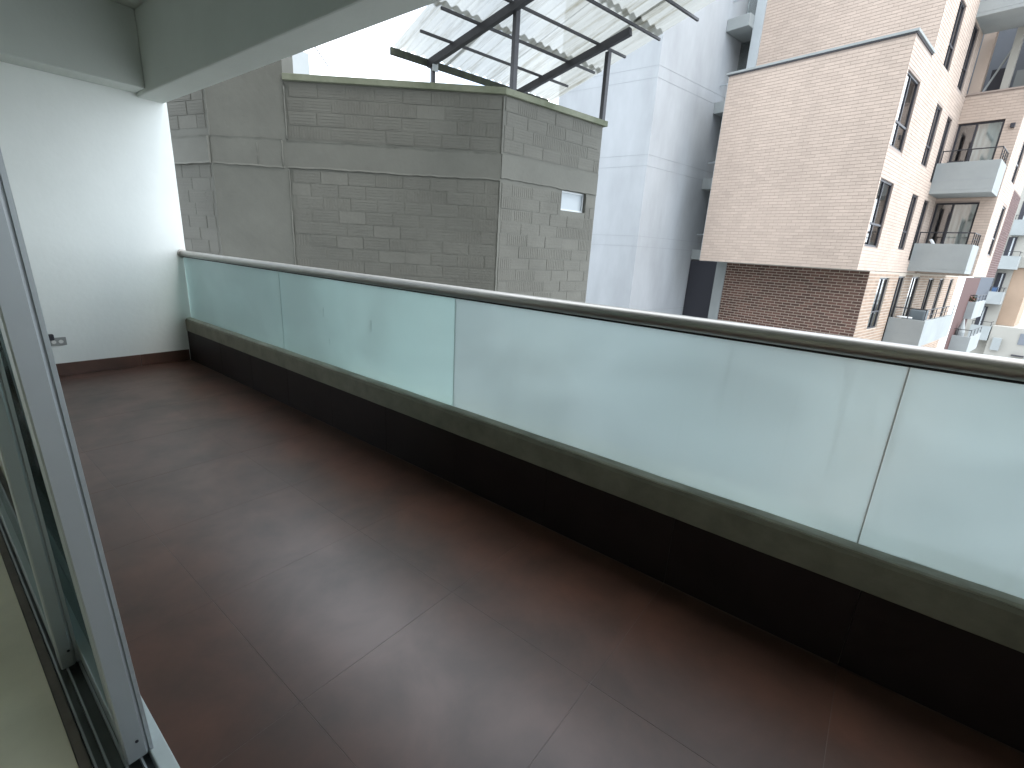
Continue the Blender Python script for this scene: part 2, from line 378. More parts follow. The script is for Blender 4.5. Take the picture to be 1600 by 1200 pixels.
# balustrade
GX = 1.79
bal = thing('balustrade', 'frosted glass balustrade with a round brushed steel handrail', 'balustrade', (GX, 0, .436))
jy = [-.1 + 1.865 * k for k in range(-1, 4)]
edges = [BY] + jy[0:1] + jy[1:]  # joints
edges = [BY, -5.695, -3.83, -1.965, -.1, 1.765, 3.63, EY - .004]
for k in range(7):
    mt = M['frost_a'] if k >= 5 else M['frost_b']
    p = MB().box(.0, edges[k] + .002, -.006, .010, edges[k + 1] - .002, .612).build('glass_panel', mt, bal, bevel=.001)
    MB().box(.0016, edges[k] - .0014, -.005, .0086, edges[k] + .0014, .611).build('panel_edge', M['glass_edge'], p)
RZ = 1.068 - .436
MB().tube([(-.003, BY, RZ), (-.003, EY - .012, RZ)], .0285, 40).build('handrail', M['steel'], bal, smooth=True)
MB().box(-.004, BY, RZ - .036, .014, EY - .01, RZ - .0265).build('gasket', M['gasket'], bal)
MB().box(-.005, BY, -.0045, -.001, EY - .01, -.001).build('seal', M['gasket'], bal)
MB().tube([(-.003, EY - .014, RZ), (-.003, EY - .0005, RZ)], .043, 32).build('wall_flange', M['steel'], bal, smooth=False, bevel=.002)
# grey caulk blots on the second glass panel
def blot(y, z, h):
    mb = MB(); ring = [(.0035 * math.cos(a) * (1.6 if math.sin(a) > 0 else .8), h / 2 * math.sin(a)) for a in [2 * PI * i / 10 for i in range(10)]]
    mb.v = [(-.0012, y + a, z + b - .436) for a, b in ring] + [(-.0001, y + a, z + b - .436) for a, b in ring]
    mb.f = [tuple(range(10))] + [(i, (i + 1) % 10, 10 + (i + 1) % 10, 10 + i) for i in range(10)]
    return mb
blot(2.50, .78, .075).build('paint_drip', M['drip'], bal); blot(2.98, .60, .05).build('paint_drip', M['drip'], bal); blot(3.04, .80, .07).build('paint_drip', M['drip'], bal)

# outlet
ot = thing('power_outlet', 'grey double power outlet low on the white wall', 'outlet', (.76, EY, .305))
MB().box(-.06, -.009, -.035, .06, -.0005, .035).build('plate', M['outlet'], ot, bevel=.003)
for sx in (-.022, .024):
    MB().tube([(sx, -.0125, -.002), (sx, -.0085, -.002)], .0155, 20).build('socket', M['outlet_in'], ot)
pg = MB().box(.702, EY - .050, .324, .742, EY - .010, .376).build('wall_plug', M['dark_plastic'], bevel=.008)
tag(pg, 'small dark plug stuck at the top left of the grey outlet', 'plug')

# sliding doors and threshold
tr = thing('door_threshold', 'grey aluminium sliding door track with a white outer sill', 'door track', (.10, 1.5, 0))
TY0, TY1 = BY + .002 - 1.5, EY - .002 - 1.5
MB().box(.078, TY0, -.24, .112, TY1, .030).build('outer_sill', M['threshold'], tr, bevel=.003)
MB().box(-.041, TY0, -.24, .077, TY1, .004).build('track_bed', M['alu_dark'], tr)
MB().box(-.0405, TY0, .0045, -.022, TY1, .016).build('inner_sill', M['sill_brown'], tr)
for x in (.060, .032, .004, -.016):
    MB().box(x - .0022, TY0, .0042, x + .0022, TY1, .026).build('track_rib', M['alu'], tr)
def leaf(name, label, xc, y0, lean, wid):
    """one sliding leaf; its leading stile faces the viewer"""
    t = thing(name, label, 'door', (xc, y0, .03), 0, 'sliding door leaves stacked at the left')
    t.rotation_euler = (0, lean, 0)
    d = .038; L = 1.9; H = 2.25
    # stile: grooved profile seen end-on
    st = MB()
    prof = [(-wid / 2, 0), (-wid / 2 + .003, -.004), (wid / 2 - .016, -.004), (wid / 2 - .012, 0), (wid / 2 - .011, .004), (wid / 2 - .009, .004), (wid / 2 - .008, -.001),
            (wid / 2 - .001, -.001), (wid / 2, .001), (wid / 2, .060), (-wid / 2, .060)]
    st.prism(prof, 0, H); st.build('stile', M['alu'], t)
    MB().box(-wid / 2, L - .06, 0, wid / 2, L, H).build('stile', M['alu'], t)
    MB().box(-wid / 2 + .002, .0605, 0, wid / 2 - .002, L - .0605, .075).build('bottom_rail', M['alu_teal'], t, bevel=.002)
    MB().box(-wid / 2 + .002, .0605, H - .075, wid / 2 - .002, L - .0605, H).build('top_rail', M['alu_teal'], t)
    MB().box(-.003, .0605, .0755, .003, L - .0605, H - .0755).build('pane', M['glass_door'], t)
    MB().tube([(.010 - wid * .2, -.0065, .055), (.010 - wid * .2, -.004, .055)], .0035, 12).build('screw', M['dark_plastic'], t)
    return t
leaf('sliding_door', 'outer sliding door leaf with a broad grey stile nearest the brown floor', .160, 1.215, math.radians(-1.6), .054)
leaf('sliding_door', 'inner sliding door leaf whose stile stands further left and further away', .113, 1.675, math.radians(-.6), .044)
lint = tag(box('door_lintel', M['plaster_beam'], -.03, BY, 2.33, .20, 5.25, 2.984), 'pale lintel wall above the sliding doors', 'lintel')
# interior room
inf = box('interior_floor', M['cream_floor'], -3.2, BY, -.25, .058, EY, .012); inf['kind'] = 'structure'
rw = tag(box('room_wall', M['interior'], -3.4, BY, -.25, -3.2, EY + .2, 3.0), 'cream wall at the back of the room behind the sliding doors', 'wall')

# ================================================================== GREY BLOCK BUILDING (polygon footprint)
A0 = math.radians(37.2)
def P(D, head):
    a = A0 - math.radians(head); return Vector((D * math.cos(a), D * math.sin(a), 0))
BA = math.radians(-12)                        # bearing of the neighbouring blocks
BV = Vector((math.cos(BA), math.sin(BA), 0)); BU = Vector((-math.sin(BA), math.cos(BA), 0))
c0 = P(7.5, -2.7); cR = c0 + BV * 2.14; 
lh = A0 - math.radians(-91); LD = Vector((math.cos(lh), math.sin(lh), 0))
cP = c0 + LD * 3.10; cL = c0 + LD * 4.20
fl = (P(9.38, -34.6) - P(8.69, -31.6)).normalized(); cF = cL + fl * 2.6
grey = thing('grey_block_building', 'grey painted hollow block building with a mossy coping, right across from the balcony', 'building', tuple(c0))
def W(v): return (v[0] - c0.x, v[1] - c0.y)
back = [cF + BU * 4, cR + BU * 6]
body = [W(c0), W(cR), W(cR + BU * 6), W(cF + BU * 4), W(cF), W(cL)]
TOP = 3.36
# windowed right face is made as a wall with an opening
def wall_grid(mb, o, du, length, z0, z1, holes, depth, nrm):
    """front faces of a wall with rectangular openings (s0,s1,za,zb) and their reveals"""
    us = sorted({0, length} | {h[0] for h in holes} | {h[1] for h in holes}); zs = sorted({z0, z1} | {h[2] for h in holes} | {h[3] for h in holes})
    for i in range(len(us) - 1):
        for j in range(len(zs) - 1):
            cu = (us[i] + us[i + 1]) / 2; cz = (zs[j] + zs[j + 1]) / 2
            if any(h[0] < cu < h[1] and h[2] < cz < h[3] for h in holes): continue
            pt = lambda s, z: (o[0] + du[0] * s, o[1] + du[1] * s, z)
            mb.quad(pt(us[i], zs[j]), pt(us[i + 1], zs[j]), pt(us[i + 1], zs[j + 1]), pt(us[i], zs[j + 1]))
    for s0, s1, za, zb in holes:
        def pt(s, z, d): return (o[0] + du[0] * s - nrm[0] * d, o[1] + du[1] * s - nrm[1] * d, z)
        for a, b in (((s0, za), (s1, za)), ((s1, za), (s1, zb)), ((s1, zb), (s0, zb)), ((s0, zb), (s0, za))):
            mb.quad(pt(*a, 0), pt(*b, 0), pt(*b, depth), pt(*a, depth))
mb = MB()
ins = .012
o0 = W(c0)
GH = (1.295, 1.885, 1.955, 2.270)
wall_grid(mb, (0, 0), (BV.x, BV.y), 2.14, GZ, TOP, [GH], .14, (-BU.x, -BU.y))
pl_ = [W(c0), W(cL), W(cF), W(cF + BU * 4), W(cR + BU * 6), W(cR)]
for i in range(len(pl_) - 1):
    a, b = pl_[i], pl_[i + 1]; mb.quad((*a, GZ), (*b, GZ), (*b, TOP), (*a, TOP))
k = len(mb.v); mb.v += [(*p, TOP) for p in pl_]; mb.f.append(tuple(range(k, k + len(pl_))))
mb.build('wall', M['grey_paint_b'], grey)
# window in the right face
wn = bpy.data.objects.new('window', None); 
def frame_on(parent, name, o, du, nrm, s0, s1, z0, z1, dep, fw, fm, bars=(), hbars=()):
    f = MB()
    def bx(sa, sb, za, zb, d0=0, d1=.05):
        p = []
        for d in (dep + d0, dep + d1 + d0):
            for s, z in ((sa, za), (sb, za), (sb, zb), (sa, zb)): p.append((o[0] + du[0] * s - nrm[0] * d, o[1] + du[1] * s - nrm[1] * d, z))
        i = len(f.v); f.v += p; f.f += [(i, i + 1, i + 2, i + 3), (i + 7, i + 6, i + 5, i + 4)] + [(i + q, i + 4 + q, i + 4 + (q + 1) % 4, i + (q + 1) % 4) for q in range(4)]
    bx(s0, s0 + fw, z0, z1); bx(s1 - fw, s1, z0, z1); bx(s0 + fw, s1 - fw, z0, z0 + fw); bx(s0 + fw, s1 - fw, z1 - fw, z1)
    for b in bars: bx(b - fw / 2, b + fw / 2, z0 + fw, z1 - fw, .001, .046)
    for b in hbars: bx(s0 + fw, s1 - fw, b - fw / 2, b + fw / 2, .002, .044)
    return f.build(name, fm, parent)
def pane_on(parent, o, du, nrm, s0, s1, z0, z1, dep, gm, name='pane'):
    p = MB(); pt = lambda s, z, d: (o[0] + du[0] * s - nrm[0] * d, o[1] + du[1] * s - nrm[1] * d, z)
    p.quad(pt(s0, z0, dep), pt(s1, z0, dep), pt(s1, z1, dep), pt(s0, z1, dep)); return p.build(name, gm, parent)
NR = (-BU.x, -BU.y)
wf = frame_on(grey, 'window', (0, 0), (BV.x, BV.y), NR, GH[0] + .002, GH[1] - .002, GH[2] + .002, GH[3] - .002, .055, .028, M['win_frame_g'])
pane_on(wf, (0, 0), (BV.x, BV.y), NR, GH[0] + .03, GH[1] - .03, GH[2] + .03, GH[3] - .03, .075, mat('frosted_white_pane', (.36, .40, .43), .25))
# blocks: four pressed-face variants, shared meshes
def block_mesh(kind, L, H=.172, d=.008):
    mb = MB(); mb.box(0, -.0, 0, L, d, H)
    # ribs: thin raised ridges on the outer face (outer face is y=d)
    e = .0030
    if kind == 'h':
        for k in range(4):
            z = H * (.12 + .22 * k); mb.box(.012, d, z, L - .012, d + e, z + .018)
    elif kind == 'v':
        n = int(L / .04)
        for k in range(n):
            x = .015 + k * (L - .03) / n; mb.box(x, d, .012, x + .014, d + e * 1.3, H - .012)
    return mb.mesh('block', M['grey_paint'])
BM = {}
def block(parent, kind, L, loc, rz):
    key = (kind, round(L, 3))
    if key not in BM: BM[key] = block_mesh(kind, L)
    o = link('block', BM[key], parent, loc, (0, 0, rz)); return o
def block_face(parent, o, du, nrm, s0, s1, z0, z1, rng, right, pv):
    # local x axis of a block runs along -du or du so its +y is the outward normal
    ang = math.atan2(nrm[1], nrm[0]) - PI / 2
    ex = (math.cos(ang), math.sin(ang)); flip = (ex[0] * du[0] + ex[1] * du[1]) < 0
    row = 0; z = z1 - .174
    while z > z0 - .05:
        s = s0 + (0 if row % 2 else -.20) ; s += rng.uniform(-.05, .05)
        while s < s1 - .03:
            L = .392
            a, b = max(s, s0), min(s + L, s1)
            s += .40
            if b - a < .07: continue
            hz = (a < GH[1] and b > GH[0] and z < GH[3] and z + .174 > GH[2]) if right else False
            if hz:
                segs = [(a, GH[0] - .005), (GH[1] + .005, b)]
            else: segs = [(a, b)]
            for a_, b_ in segs:
                if b_ - a_ < .05: continue
                L_ = max(.06, round((b_ - a_) / .04) * .04) - .008 if b_ - a_ < .37 else .392
                kd = 'v' if rng.random() < pv else ('h' if rng.random() < .85 else 'p')
                zz = max(z, z0); 
                st = b_ if flip else a_
                if not flip and b_ == s1: st = b_ - L_
                if flip and a_ == s0: st = a_ + L_
                off = rng.choice((-.004, -.003, -.001, .001)) + rng.uniform(-.001, .001)
                block(parent, kd, L_, (o[0] + du[0] * st + nrm[0] * off, o[1] + du[1] * st + nrm[1] * off, z + rng.uniform(-.003, .003)), ang)
        z -= .1785; row += 1
rng = random.Random(11)
NL = (math.cos(lh - PI / 2 + PI), math.sin(lh - PI / 2 + PI))
nl = Vector((LD.y, -LD.x)); nl = nl if nl.dot(Vector((-c0.x, -c0.y))) > 0 else -nl
block_face(grey, (0, 0), (LD.x, LD.y), (nl.x, nl.y), .03, 3.06, 2.62, 3.345, rng, False, .25)
block_face(grey, (0, 0), (LD.x, LD.y), (nl.x, nl.y), .03, 3.06, .35, 2.225, rng, False, .14)
block_face(grey, (0, 0), (BV.x, BV.y), NR, .03, 2.12, 2.62, 3.345, rng, True, .4)
block_face(grey, (0, 0), (BV.x, BV.y), NR, .03, 2.12, .1, 2.225, rng, True, .4)
fo = W(cL); nf = Vector((fl.y, -fl.x)); nf = nf if nf.dot(Vector((-cL.x, -cL.y))) > 0 else -nf
block_face(grey, fo, (fl.x, fl.y), (nf.x, nf.y), .05, 1.4, 2.62, 3.6, rng, False, .1)
block_face(grey, fo, (fl.x, fl.y), (nf.x, nf.y), .05, 1.4, .35, 2.225, rng, False, .05)
# slab bands: lumpy plaster strip, slightly proud with a ragged lip
def ragged_strip(o, du, nrm, s0, s1, z0, z1, proud, seed, amp=.008, lip=.012, n=None):
    r = random.Random(seed); ph = [r.uniform(0, 6.28) for _ in range(12)]
    f = lambda s, q: amp * sum(math.sin(s * (3 + 5.3 * k) + ph[(k + q) % 12]) / (1 + k * .45) for k in range(7)) / 2
    mb = MB(); n = n or max(4, int((s1 - s0) / .03))
    for i in range(n + 1):
        s = s0 + (s1 - s0) * i / n
        a = z0 + f(s, 0); b = z1 + f(s, 3)
        l1 = lip * (.35 + abs(f(s, 5)) / amp * .6); l2 = lip * (.35 + abs(f(s, 7)) / amp * .6)
        for d, z in ((0, a), (proud + l1, a + .004), (proud + l1 * .5, a + .014), (proud, a + .03), (proud, b - .03), (proud + l2 * .5, b - .014), (proud + l2, b - .004), (0, b)):
            mb.v.append((o[0] + du[0] * s + nrm[0] * d, o[1] + du[1] * s + nrm[1] * d, z))
    for i in range(n):
        for k in range(7):
            a = i * 8 + k; mb.f.append((a, a + 1, a + 9, a + 8))
    mb.f += [tuple(range(8)), tuple(n * 8 + k for k in reversed(range(8)))]
    return mb
ragged_strip((0, 0), (LD.x, LD.y), (nl.x, nl.y), .0, 3.10, 2.24, 2.61, .016, 1).build('slab_band', M['grey_paint_b'], grey)
ragged_strip((0, 0), (BV.x, BV.y), NR, .0, 2.13, 2.275, 2.61, .016, 2, lip=.004).build('slab_band', M['grey_paint_b'], grey)
ragged_strip((0, 0), (LD.x, LD.y), (nl.x, nl.y), 3.14, 4.18, 2.235, 2.615, .022, 3).build('slab_band', M['grey_paint_b'], grey)
ragged_strip(fo, (fl.x, fl.y), (nf.x, nf.y), .0, 2.3, 2.23, 2.60, .045, 4).build('slab_band', M['grey_paint_b'], grey)
# plaster pilaster, standing taller than the parapet
pr = MB()
p_in = (-nl.x * .35, -nl.y * .35)
q0 = (LD.x * 3.09, LD.y * 3.09); q1 = (LD.x * 4.2, LD.y * 4.2)
pr.prism([(q0[0] + nl.x * .014, q0[1] + nl.y * .014), (q1[0] + nl.x * .014, q1[1] + nl.y * .014), (q1[0] + p_in[0], q1[1] + p_in[1]), (q0[0] + p_in[0], q0[1] + p_in[1])], GZ, 4.1)
pr.build('pilaster', M['grey_paint_b'], grey)
MB().prism([(fo[0] + nf.x * .008, fo[1] + nf.y * .008), (fo[0] + fl.x * 2.5 + nf.x * .008, fo[1] + fl.y * 2.5 + nf.y * .008), (fo[0] + fl.x * 2.5 - nf.x * .3, fo[1] + fl.y * 2.5 - nf.y * .3), (fo[0] - nf.x * .3, fo[1] - nf.y * .3)], TOP + .002, 4.1).build('side_parapet', M['grey_paint_b'], grey)
# plaster ridges at the joints
def ridge(pts, r, seed, parent):
    rr = random.Random(seed); out = []
    for i in range(len(pts) - 1):
        a, b = Vector(pts[i]), Vector(pts[i + 1]); n = max(2, int((b - a).length / .06))
        for k in range(n):
            p = a.lerp(b, k / n); out.append(p + Vector((rr.uniform(-1, 1), rr.uniform(-1, 1), rr.uniform(-1, 1))) * .004)
    out.append(Vector(pts[-1]))
    MB().tube(out, [r * rr.uniform(.6, 1.5) for _ in out], 6).build('plaster_ridge', M['grey_paint_b'], parent, smooth=True)
def at(s, z, o=(0, 0), du=(LD.x, LD.y), n_=None, d=.018):
    n_ = n_ or (nl.x, nl.y); return (o[0] + du[0] * s + n_[0] * d, o[1] + du[1] * s + n_[1] * d, z)
ridge([at(3.085, .2), at(3.085, 2.22)], .010, 1, grey); ridge([at(3.085, 2.62), at(3.085, 3.3)], .009, 2, grey)
ridge([at(3.16, 2.25, d=.022), at(3.16, 2.6, d=.022)], .009, 3, grey); ridge([at(3.52, 2.27, d=.022), at(3.52, 2.55, d=.022)], .007, 4, grey)
ridge([at(4.19, .2, d=.01), at(4.19, 4.0, d=.01)], .010, 5, grey)
ridge([at(0.005, .2, d=.004), at(0.005, 2.25, d=.004)], .009, 6, grey); ridge([at(0.005, 2.25, d=.01), at(.005, 3.33, d=.01)], .006, 7, grey)
# coping
cp = []
def off(p, a, b): return (p[0] + a[0] + b[0], p[1] + a[1] + b[1])
e = .055
nl2 = (nl.x * e, nl.y * e); nr2 = (NR[0] * e, NR[1] * e)
# mitre at c0
bis = Vector((nl.x + NR[0], nl.y + NR[1])); bis = bis / (1 + nl.x * NR[0] + nl.y * NR[1]) * e
cw = .26
inn = -bis * (cw / e)
s1e = 3.085
MB().prism([(bis.x, bis.y), (LD.x * s1e + nl2[0], LD.y * s1e + nl2[1]), (LD.x * s1e - nl.x * cw, LD.y * s1e - nl.y * cw), (inn.x, inn.y)], TOP + .002, TOP + .085).build('coping', M['coping'], grey, bevel=.006)
MB().prism([(bis.x, bis.y), (BV.x * 2.20 + nr2[0], BV.y * 2.20 + nr2[1]), (BV.x * 2.20 - NR[0] * cw, BV.y * 2.20 - NR[1] * cw), (inn.x, inn.y)], TOP + .0015, TOP + .0845).build('coping', M['coping'], grey, bevel=.006)

# ================================================================== PERGOLA ON THE ROOF (local frame: x=BV, y=BU, origin at the right post)
p3 = P(8.95, 7.7)
per = thing('roof_shelter', 'steel framed lean-to with stained translucent corrugated sheets on the grey roof', 'shelter', (p3.x, p3.y, 4.5), BA)
SL = .22
def rz(t): return -SL * t
def bt(a, b, wd, ht, name, m_='beam_steel', dz=0):
    return MB().beam((a[0], a[1], rz(a[1]) + dz), (b[0], b[1], rz(b[1]) + dz), wd, ht).build(name, M[m_], per, bevel=.003)
for va, vb in ((-.05, -.34), (-1.84, -2.24)): bt((va, -.50), (vb, 1.80), .075, .11, 'rafter', dz=-.02)
for k, t in enumerate((1.24, .67, .07, -.53, -1.13)):
    bt((-2.70 if k < 2 else -2.6, t), (.42 + .08 * k, t), .035, .035, 'purlin', dz=.052)
bt((-2.9, 1.80), (.45, 1.80), .05, .10, 'gutter', 'gutter', -.0)
for nm, vb, t, b0, wd in (('post', .09, .03, 3.446 - 4.5, .075), ('post', -1.88, .03, 3.446 - 4.5, .075)):
    MB().beam((vb, t, b0), (vb, t, rz(t) - .02), wd, wd, Vector((0, 1, 0))).build(nm, M['beam_steel'], per, bevel=.003)
MB().beam((-2.2, 1.72, 3.0 - 4.5), (-2.2, 1.72, rz(1.7) - .08), .06, .06, Vector((0, 1, 0))).build('post', M['beam_steel'], per)
MB().box(-2.25, 1.64, rz(1.7) - .16, -2.15, 1.655, rz(1.7) + .05).build('bracket_plate', M['conc_light'], per)
def corrugated(x0, x1, t0, t1, dz, seed):
    mb = MB(); r = random.Random(seed); pit = .177; nx = int((x1 - x0) / (pit / 8)); ny = 3
    sk = r.uniform(-.012, .012)
    for j in range(ny + 1):
        t = t0 + (t1 - t0) * j / ny
        for i in range(nx + 1):
            x = x0 + (x1 - x0) * i / nx
            mb.v.append((x, t + sk * (i / nx), rz(t) + dz + .023 * math.cos(2 * PI * x / pit) + r.uniform(-.001, .001)))
    for j in range(ny):
        for i in range(nx):
            a = j * (nx + 1) + i; mb.f.append((a, a + 1, a + nx + 2, a + nx + 1))
    return mb
rows = ((.98, 1.84), (-.16, 1.10), (-1.0, -.02), (-2.1, -.9))
for j, (ta, tb) in enumerate(((.60, 1.86), (-.62, .72), (-1.9, -.50))):
    x = -2.82; k = 0
    while x < .50:
        x1 = min(x + .93, .56)
        corrugated(x, x1 + .06, ta + random.uniform(-.02, .02), tb + random.uniform(-.03, .03), .098 + .012 * (j % 3) + .006 * (k % 2), 10 * j + k).build('roof_sheet', M['sheet'], per, smooth=True)
        x = x1 + .001; k += 1

# ================================================================== TOWER
tow = thing('concrete_tower', 'tall pale blue-grey concrete tower between the grey block and the peach brick flats', 'building', (16.38, .787, 0), BA)
# local coordinates: x = v (away along the facades), y = u (left), z world
yd = (BV.y, BU.y)   # world +Y expressed in (v,u): v = Y.BV, u = Y.BU
yv, yu = BV.y, BU.y
cv, cu = -2.05, 5.85
Lf = 3.6
tp = [(cv, cu), (cv + yv * Lf, cu + yu * Lf), (cv + yv * Lf + 5, cu + yu * Lf), (6.5, cu + yu * Lf), (6.5, cu)]
MB().prism(tp, GZ, 16).build('shaft', M['tower'], tow)
# formwork joints: shallow dark grooves drawn as thin recess strips set 2 mm proud
for z in [-3.2, -2.9] + [q for base in (-1.05, 1.45, 3.95, 6.45) for q in (base + .15, base + .48)]:
    MB().box(cv + .01, cu - .004, z, 6.4, cu - .0005, z + .012).build('joint_line', M['tower_groove'], tow)
    a = Vector((cv, cu, z)); b = Vector((cv + yv * Lf, cu + yu * Lf, z)); n_ = Vector((-yu, yv, 0)) * .003
    mbj = MB(); mbj.quad(a + n_, b + n_, b + n_ + Vector((0, 0, .012)), a + n_ + Vector((0, 0, .012))); mbj.build('joint_line', M['tower_groove'], tow)

# ================================================================== PEACH BRICK APARTMENTS
apt = thing('brick_apartments', 'peach brick apartment block with a projecting corner, dark brown brick below and grey balconies', 'building', (16.38, .787, 0), BA)
camv, camu = -15.858, -4.175
bricks = {'parts': [], 'stuff': {}}
def brick_face(axis, fixed, s0, s1, z0, z1, holes, matk, proud=.006, lim=None, L=.2525, H=.076, pz=.088, ps=.257, cand=False):
    """axis 'u': plane v=fixed (faces the viewer), runs along u; axis 'v': plane u=fixed, runs along v (faces -u)"""
    row = 0; z = z0 + .007
    while z + H <= z1 + .001:
        s = s0 + (0 if row % 2 else -ps / 2)
        while s < s1 - .03:
            a, b = max(s + .006, s0 + .004), min(s + .006 + L, s1 - .004); s += ps
            cuts = [(a, b)]
            for h in holes:
                if z < h[3] and z + H > h[2]:
                    nc = []
                    for q0_, q1_ in cuts:
                        if q1_ <= h[0] or q0_ >= h[1]: nc.append((q0_, q1_)); continue
                        if q0_ < h[0] - .03: nc.append((q0_, h[0] - .002))
                        if q1_ > h[1] + .03: nc.append((h[1] + .002, q1_))
                    cuts = nc
            for q0_, q1_ in cuts:
                full = abs((q1_ - q0_) - L) < .002
                cx = (q0_ + q1_) / 2
                d = math.dist((camv, camu, 1.3), (fixed, cx, z) if axis == 'u' else (cx, fixed, z))
                if full and cand: bricks['parts'].append((d, axis, fixed, q0_, z, matk, proud, L, H))
                else: bricks['stuff'].setdefault(matk, []).append((axis, fixed, q0_, q1_, z, z + H, proud))
        z += pz; row += 1
def add_brick(mb, axis, fixed, a, b, z0, z1, p):
    if axis == 'u': x0, x1, y0_, y1 = fixed - p, fixed, a, b
    else: x0, x1, y0_, y1 = a, b, fixed - p, fixed
    i = len(mb.v)
    mb.v += [(x0, y0_, z0), (x1, y0_, z0), (x1, y1, z0), (x0, y1, z0), (x0, y0_, z1), (x1, y0_, z1), (x1, y1, z1), (x0, y1, z1)]
    fs = [(i, i + 3, i + 2, i + 1), (i + 4, i + 5, i + 6, i + 7), (i, i + 1, i + 5, i + 4), (i + 1, i + 2, i + 6, i + 5), (i + 2, i + 3, i + 7, i + 6), (i + 3, i, i + 4, i + 7)]
    mb.f += fs
def plane_wall(axis, fixed, s0, s1, z0, z1, holes, mk, name='wall', depth=.22):
    mb = MB()
    if axis == 'u': wall_grid(mb, (fixed, s0), (0, 1), s1 - s0, z0, z1, [(h[0] - s0, h[1] - s0, h[2], h[3]) for h in holes], depth, (-1, 0))
    else: wall_grid(mb, (s0, fixed), (1, 0), s1 - s0, z0, z1, [(h[0] - s0, h[1] - s0, h[2], h[3]) for h in holes], depth, (0, -1))
    return mb.build(name, M[mk], apt)
def window(axis, fixed, s0, s1, z0, z1, dep=.035, fw=.05, bars=(), hbars=(), glass='glass', curtain=None, room=True, fm='win_frame', name='window', parent=None):
    o, du, nrm = ((fixed, 0), (0, 1), (-1, 0)) if axis == 'u' else ((0, fixed), (1, 0), (0, -1))
    f = frame_on(parent or apt, name, o, du, nrm, s0 + .002, s1 - .002, z0 + .002, z1 - .002, dep, fw, M[fm], bars, hbars)
    pane_on(f, o, du, nrm, s0 + fw * .8, s1 - fw * .8, z0 + fw * .8, z1 - fw * .8, dep + .025, M[glass])
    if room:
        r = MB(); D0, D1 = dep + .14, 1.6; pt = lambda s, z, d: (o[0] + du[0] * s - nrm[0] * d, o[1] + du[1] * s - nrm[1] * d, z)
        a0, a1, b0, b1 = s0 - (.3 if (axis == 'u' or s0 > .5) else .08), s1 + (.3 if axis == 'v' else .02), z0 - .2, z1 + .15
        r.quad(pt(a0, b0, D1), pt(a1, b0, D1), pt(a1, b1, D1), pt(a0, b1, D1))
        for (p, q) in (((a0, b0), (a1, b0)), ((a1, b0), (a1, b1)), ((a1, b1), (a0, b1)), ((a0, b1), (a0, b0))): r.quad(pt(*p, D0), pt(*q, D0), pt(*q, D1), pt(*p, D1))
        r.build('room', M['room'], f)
    if curtain:
        c0_, c1_ = curtain; c = MB(); n = max(8, int((c1_ - c0_) / .03)); pt = lambda s, z, d: (o[0] + du[0] * s - nrm[0] * d, o[1] + du[1] * s - nrm[1] * d, z)
        for i in range(n + 1):
            s = c0_ + (c1_ - c0_) * i / n; d = dep + .20 + .02 * math.sin(s * 42) + .01 * math.sin(s * 17); c.v += [pt(s, z0 + .02, d), pt(s, z1 - .03, d)]
        for i in range(n): c.f.append((2 * i, 2 * i + 2, 2 * i + 3, 2 * i + 1))
        c.build('curtain', M['curtain'], f, smooth=True)
    return f
UL = 4.66
# -- projecting corner volume, z 1.27..6.95
plane_wall('u', 0, 0, UL, 1.27, 6.9, [], 'mortar'); brick_face('u', 0, 0, UL, 1.27, 6.88, [], 'brick', cand=True)
MB().box(0, UL, 1.27, 1.4, UL + .01, 6.9).build('side_wall', M['conc_light'], apt)
MB().box(.01, .01, 1.262, 1.8, UL, 1.269).build('soffit', M['slab_dark'], apt)
rh = []
for zt in (3.64, 6.145):
    rh += [(.10, 1.40, zt - 1.72, zt), (3.65, 4.42, zt - 1.66, zt), (5.35, 6.05, zt - 1.95, zt)]
up = [(3.15, 3.95, 7.0, 8.65), (5.45, 6.25, 6.98, 8.75), (3.15, 3.95, 9.5, 11.1)]
plane_wall('v', 0, 0, 1.8, 1.27, 6.9, [h for h in rh if h[1] < 1.8], 'mortar'); brick_face('v', 0, 0, 1.8, 1.27, 6.88, [h for h in rh if h[1] < 1.8], 'brick', cand=True)
plane_wall('v', 0, 1.8, 6.95, 1.27, 12, [h for h in rh if h[1] > 1.8] + up, 'mortar'); brick_face('v', 0, 1.8, 6.95, 1.27, 11.9, [h for h in rh if h[1] > 1.8] + up, 'brick')
for zt in (3.64, 6.145):
    window('v', 0, .10, 1.40, zt - 1.72, zt, bars=(.62,), hbars=(zt - 1.12,), glass='glass_sky' if zt > 5 else 'glass', curtain=(.12, .5) if zt < 5 else (.12, 1.0))  # wide upper curtain added to stand for a bright reflection in the pane
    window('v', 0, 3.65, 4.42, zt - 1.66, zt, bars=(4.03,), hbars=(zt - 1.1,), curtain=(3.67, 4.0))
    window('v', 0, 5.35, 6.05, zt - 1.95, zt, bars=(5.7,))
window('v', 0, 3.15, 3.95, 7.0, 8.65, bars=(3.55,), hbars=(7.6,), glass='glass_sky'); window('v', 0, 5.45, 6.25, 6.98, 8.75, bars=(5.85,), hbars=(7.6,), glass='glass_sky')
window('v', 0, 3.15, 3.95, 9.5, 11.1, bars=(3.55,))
# coping of the corner terrace
MB().box(-.06, -.06, 6.905, .10, UL + .08, 6.965).build('coping', M['concrete'], apt, bevel=.005)
MB().box(.1005, -.06, 6.905, 1.80, .10, 6.9645).build('coping', M['concrete'], apt, bevel=.005)
MB().box(-.03, -.03, 6.875, .05, UL + .02, 6.904).build('coping_drip', M['win_frame'], apt)
MB().box(.0505, -.03, 6.875, 1.80, .05, 6.904).build('coping_drip', M['win_frame'], apt)
MB().box(.11, .11, 6.5, 1.8, UL, 6.52).build('terrace_floor', M['concrete'], apt)
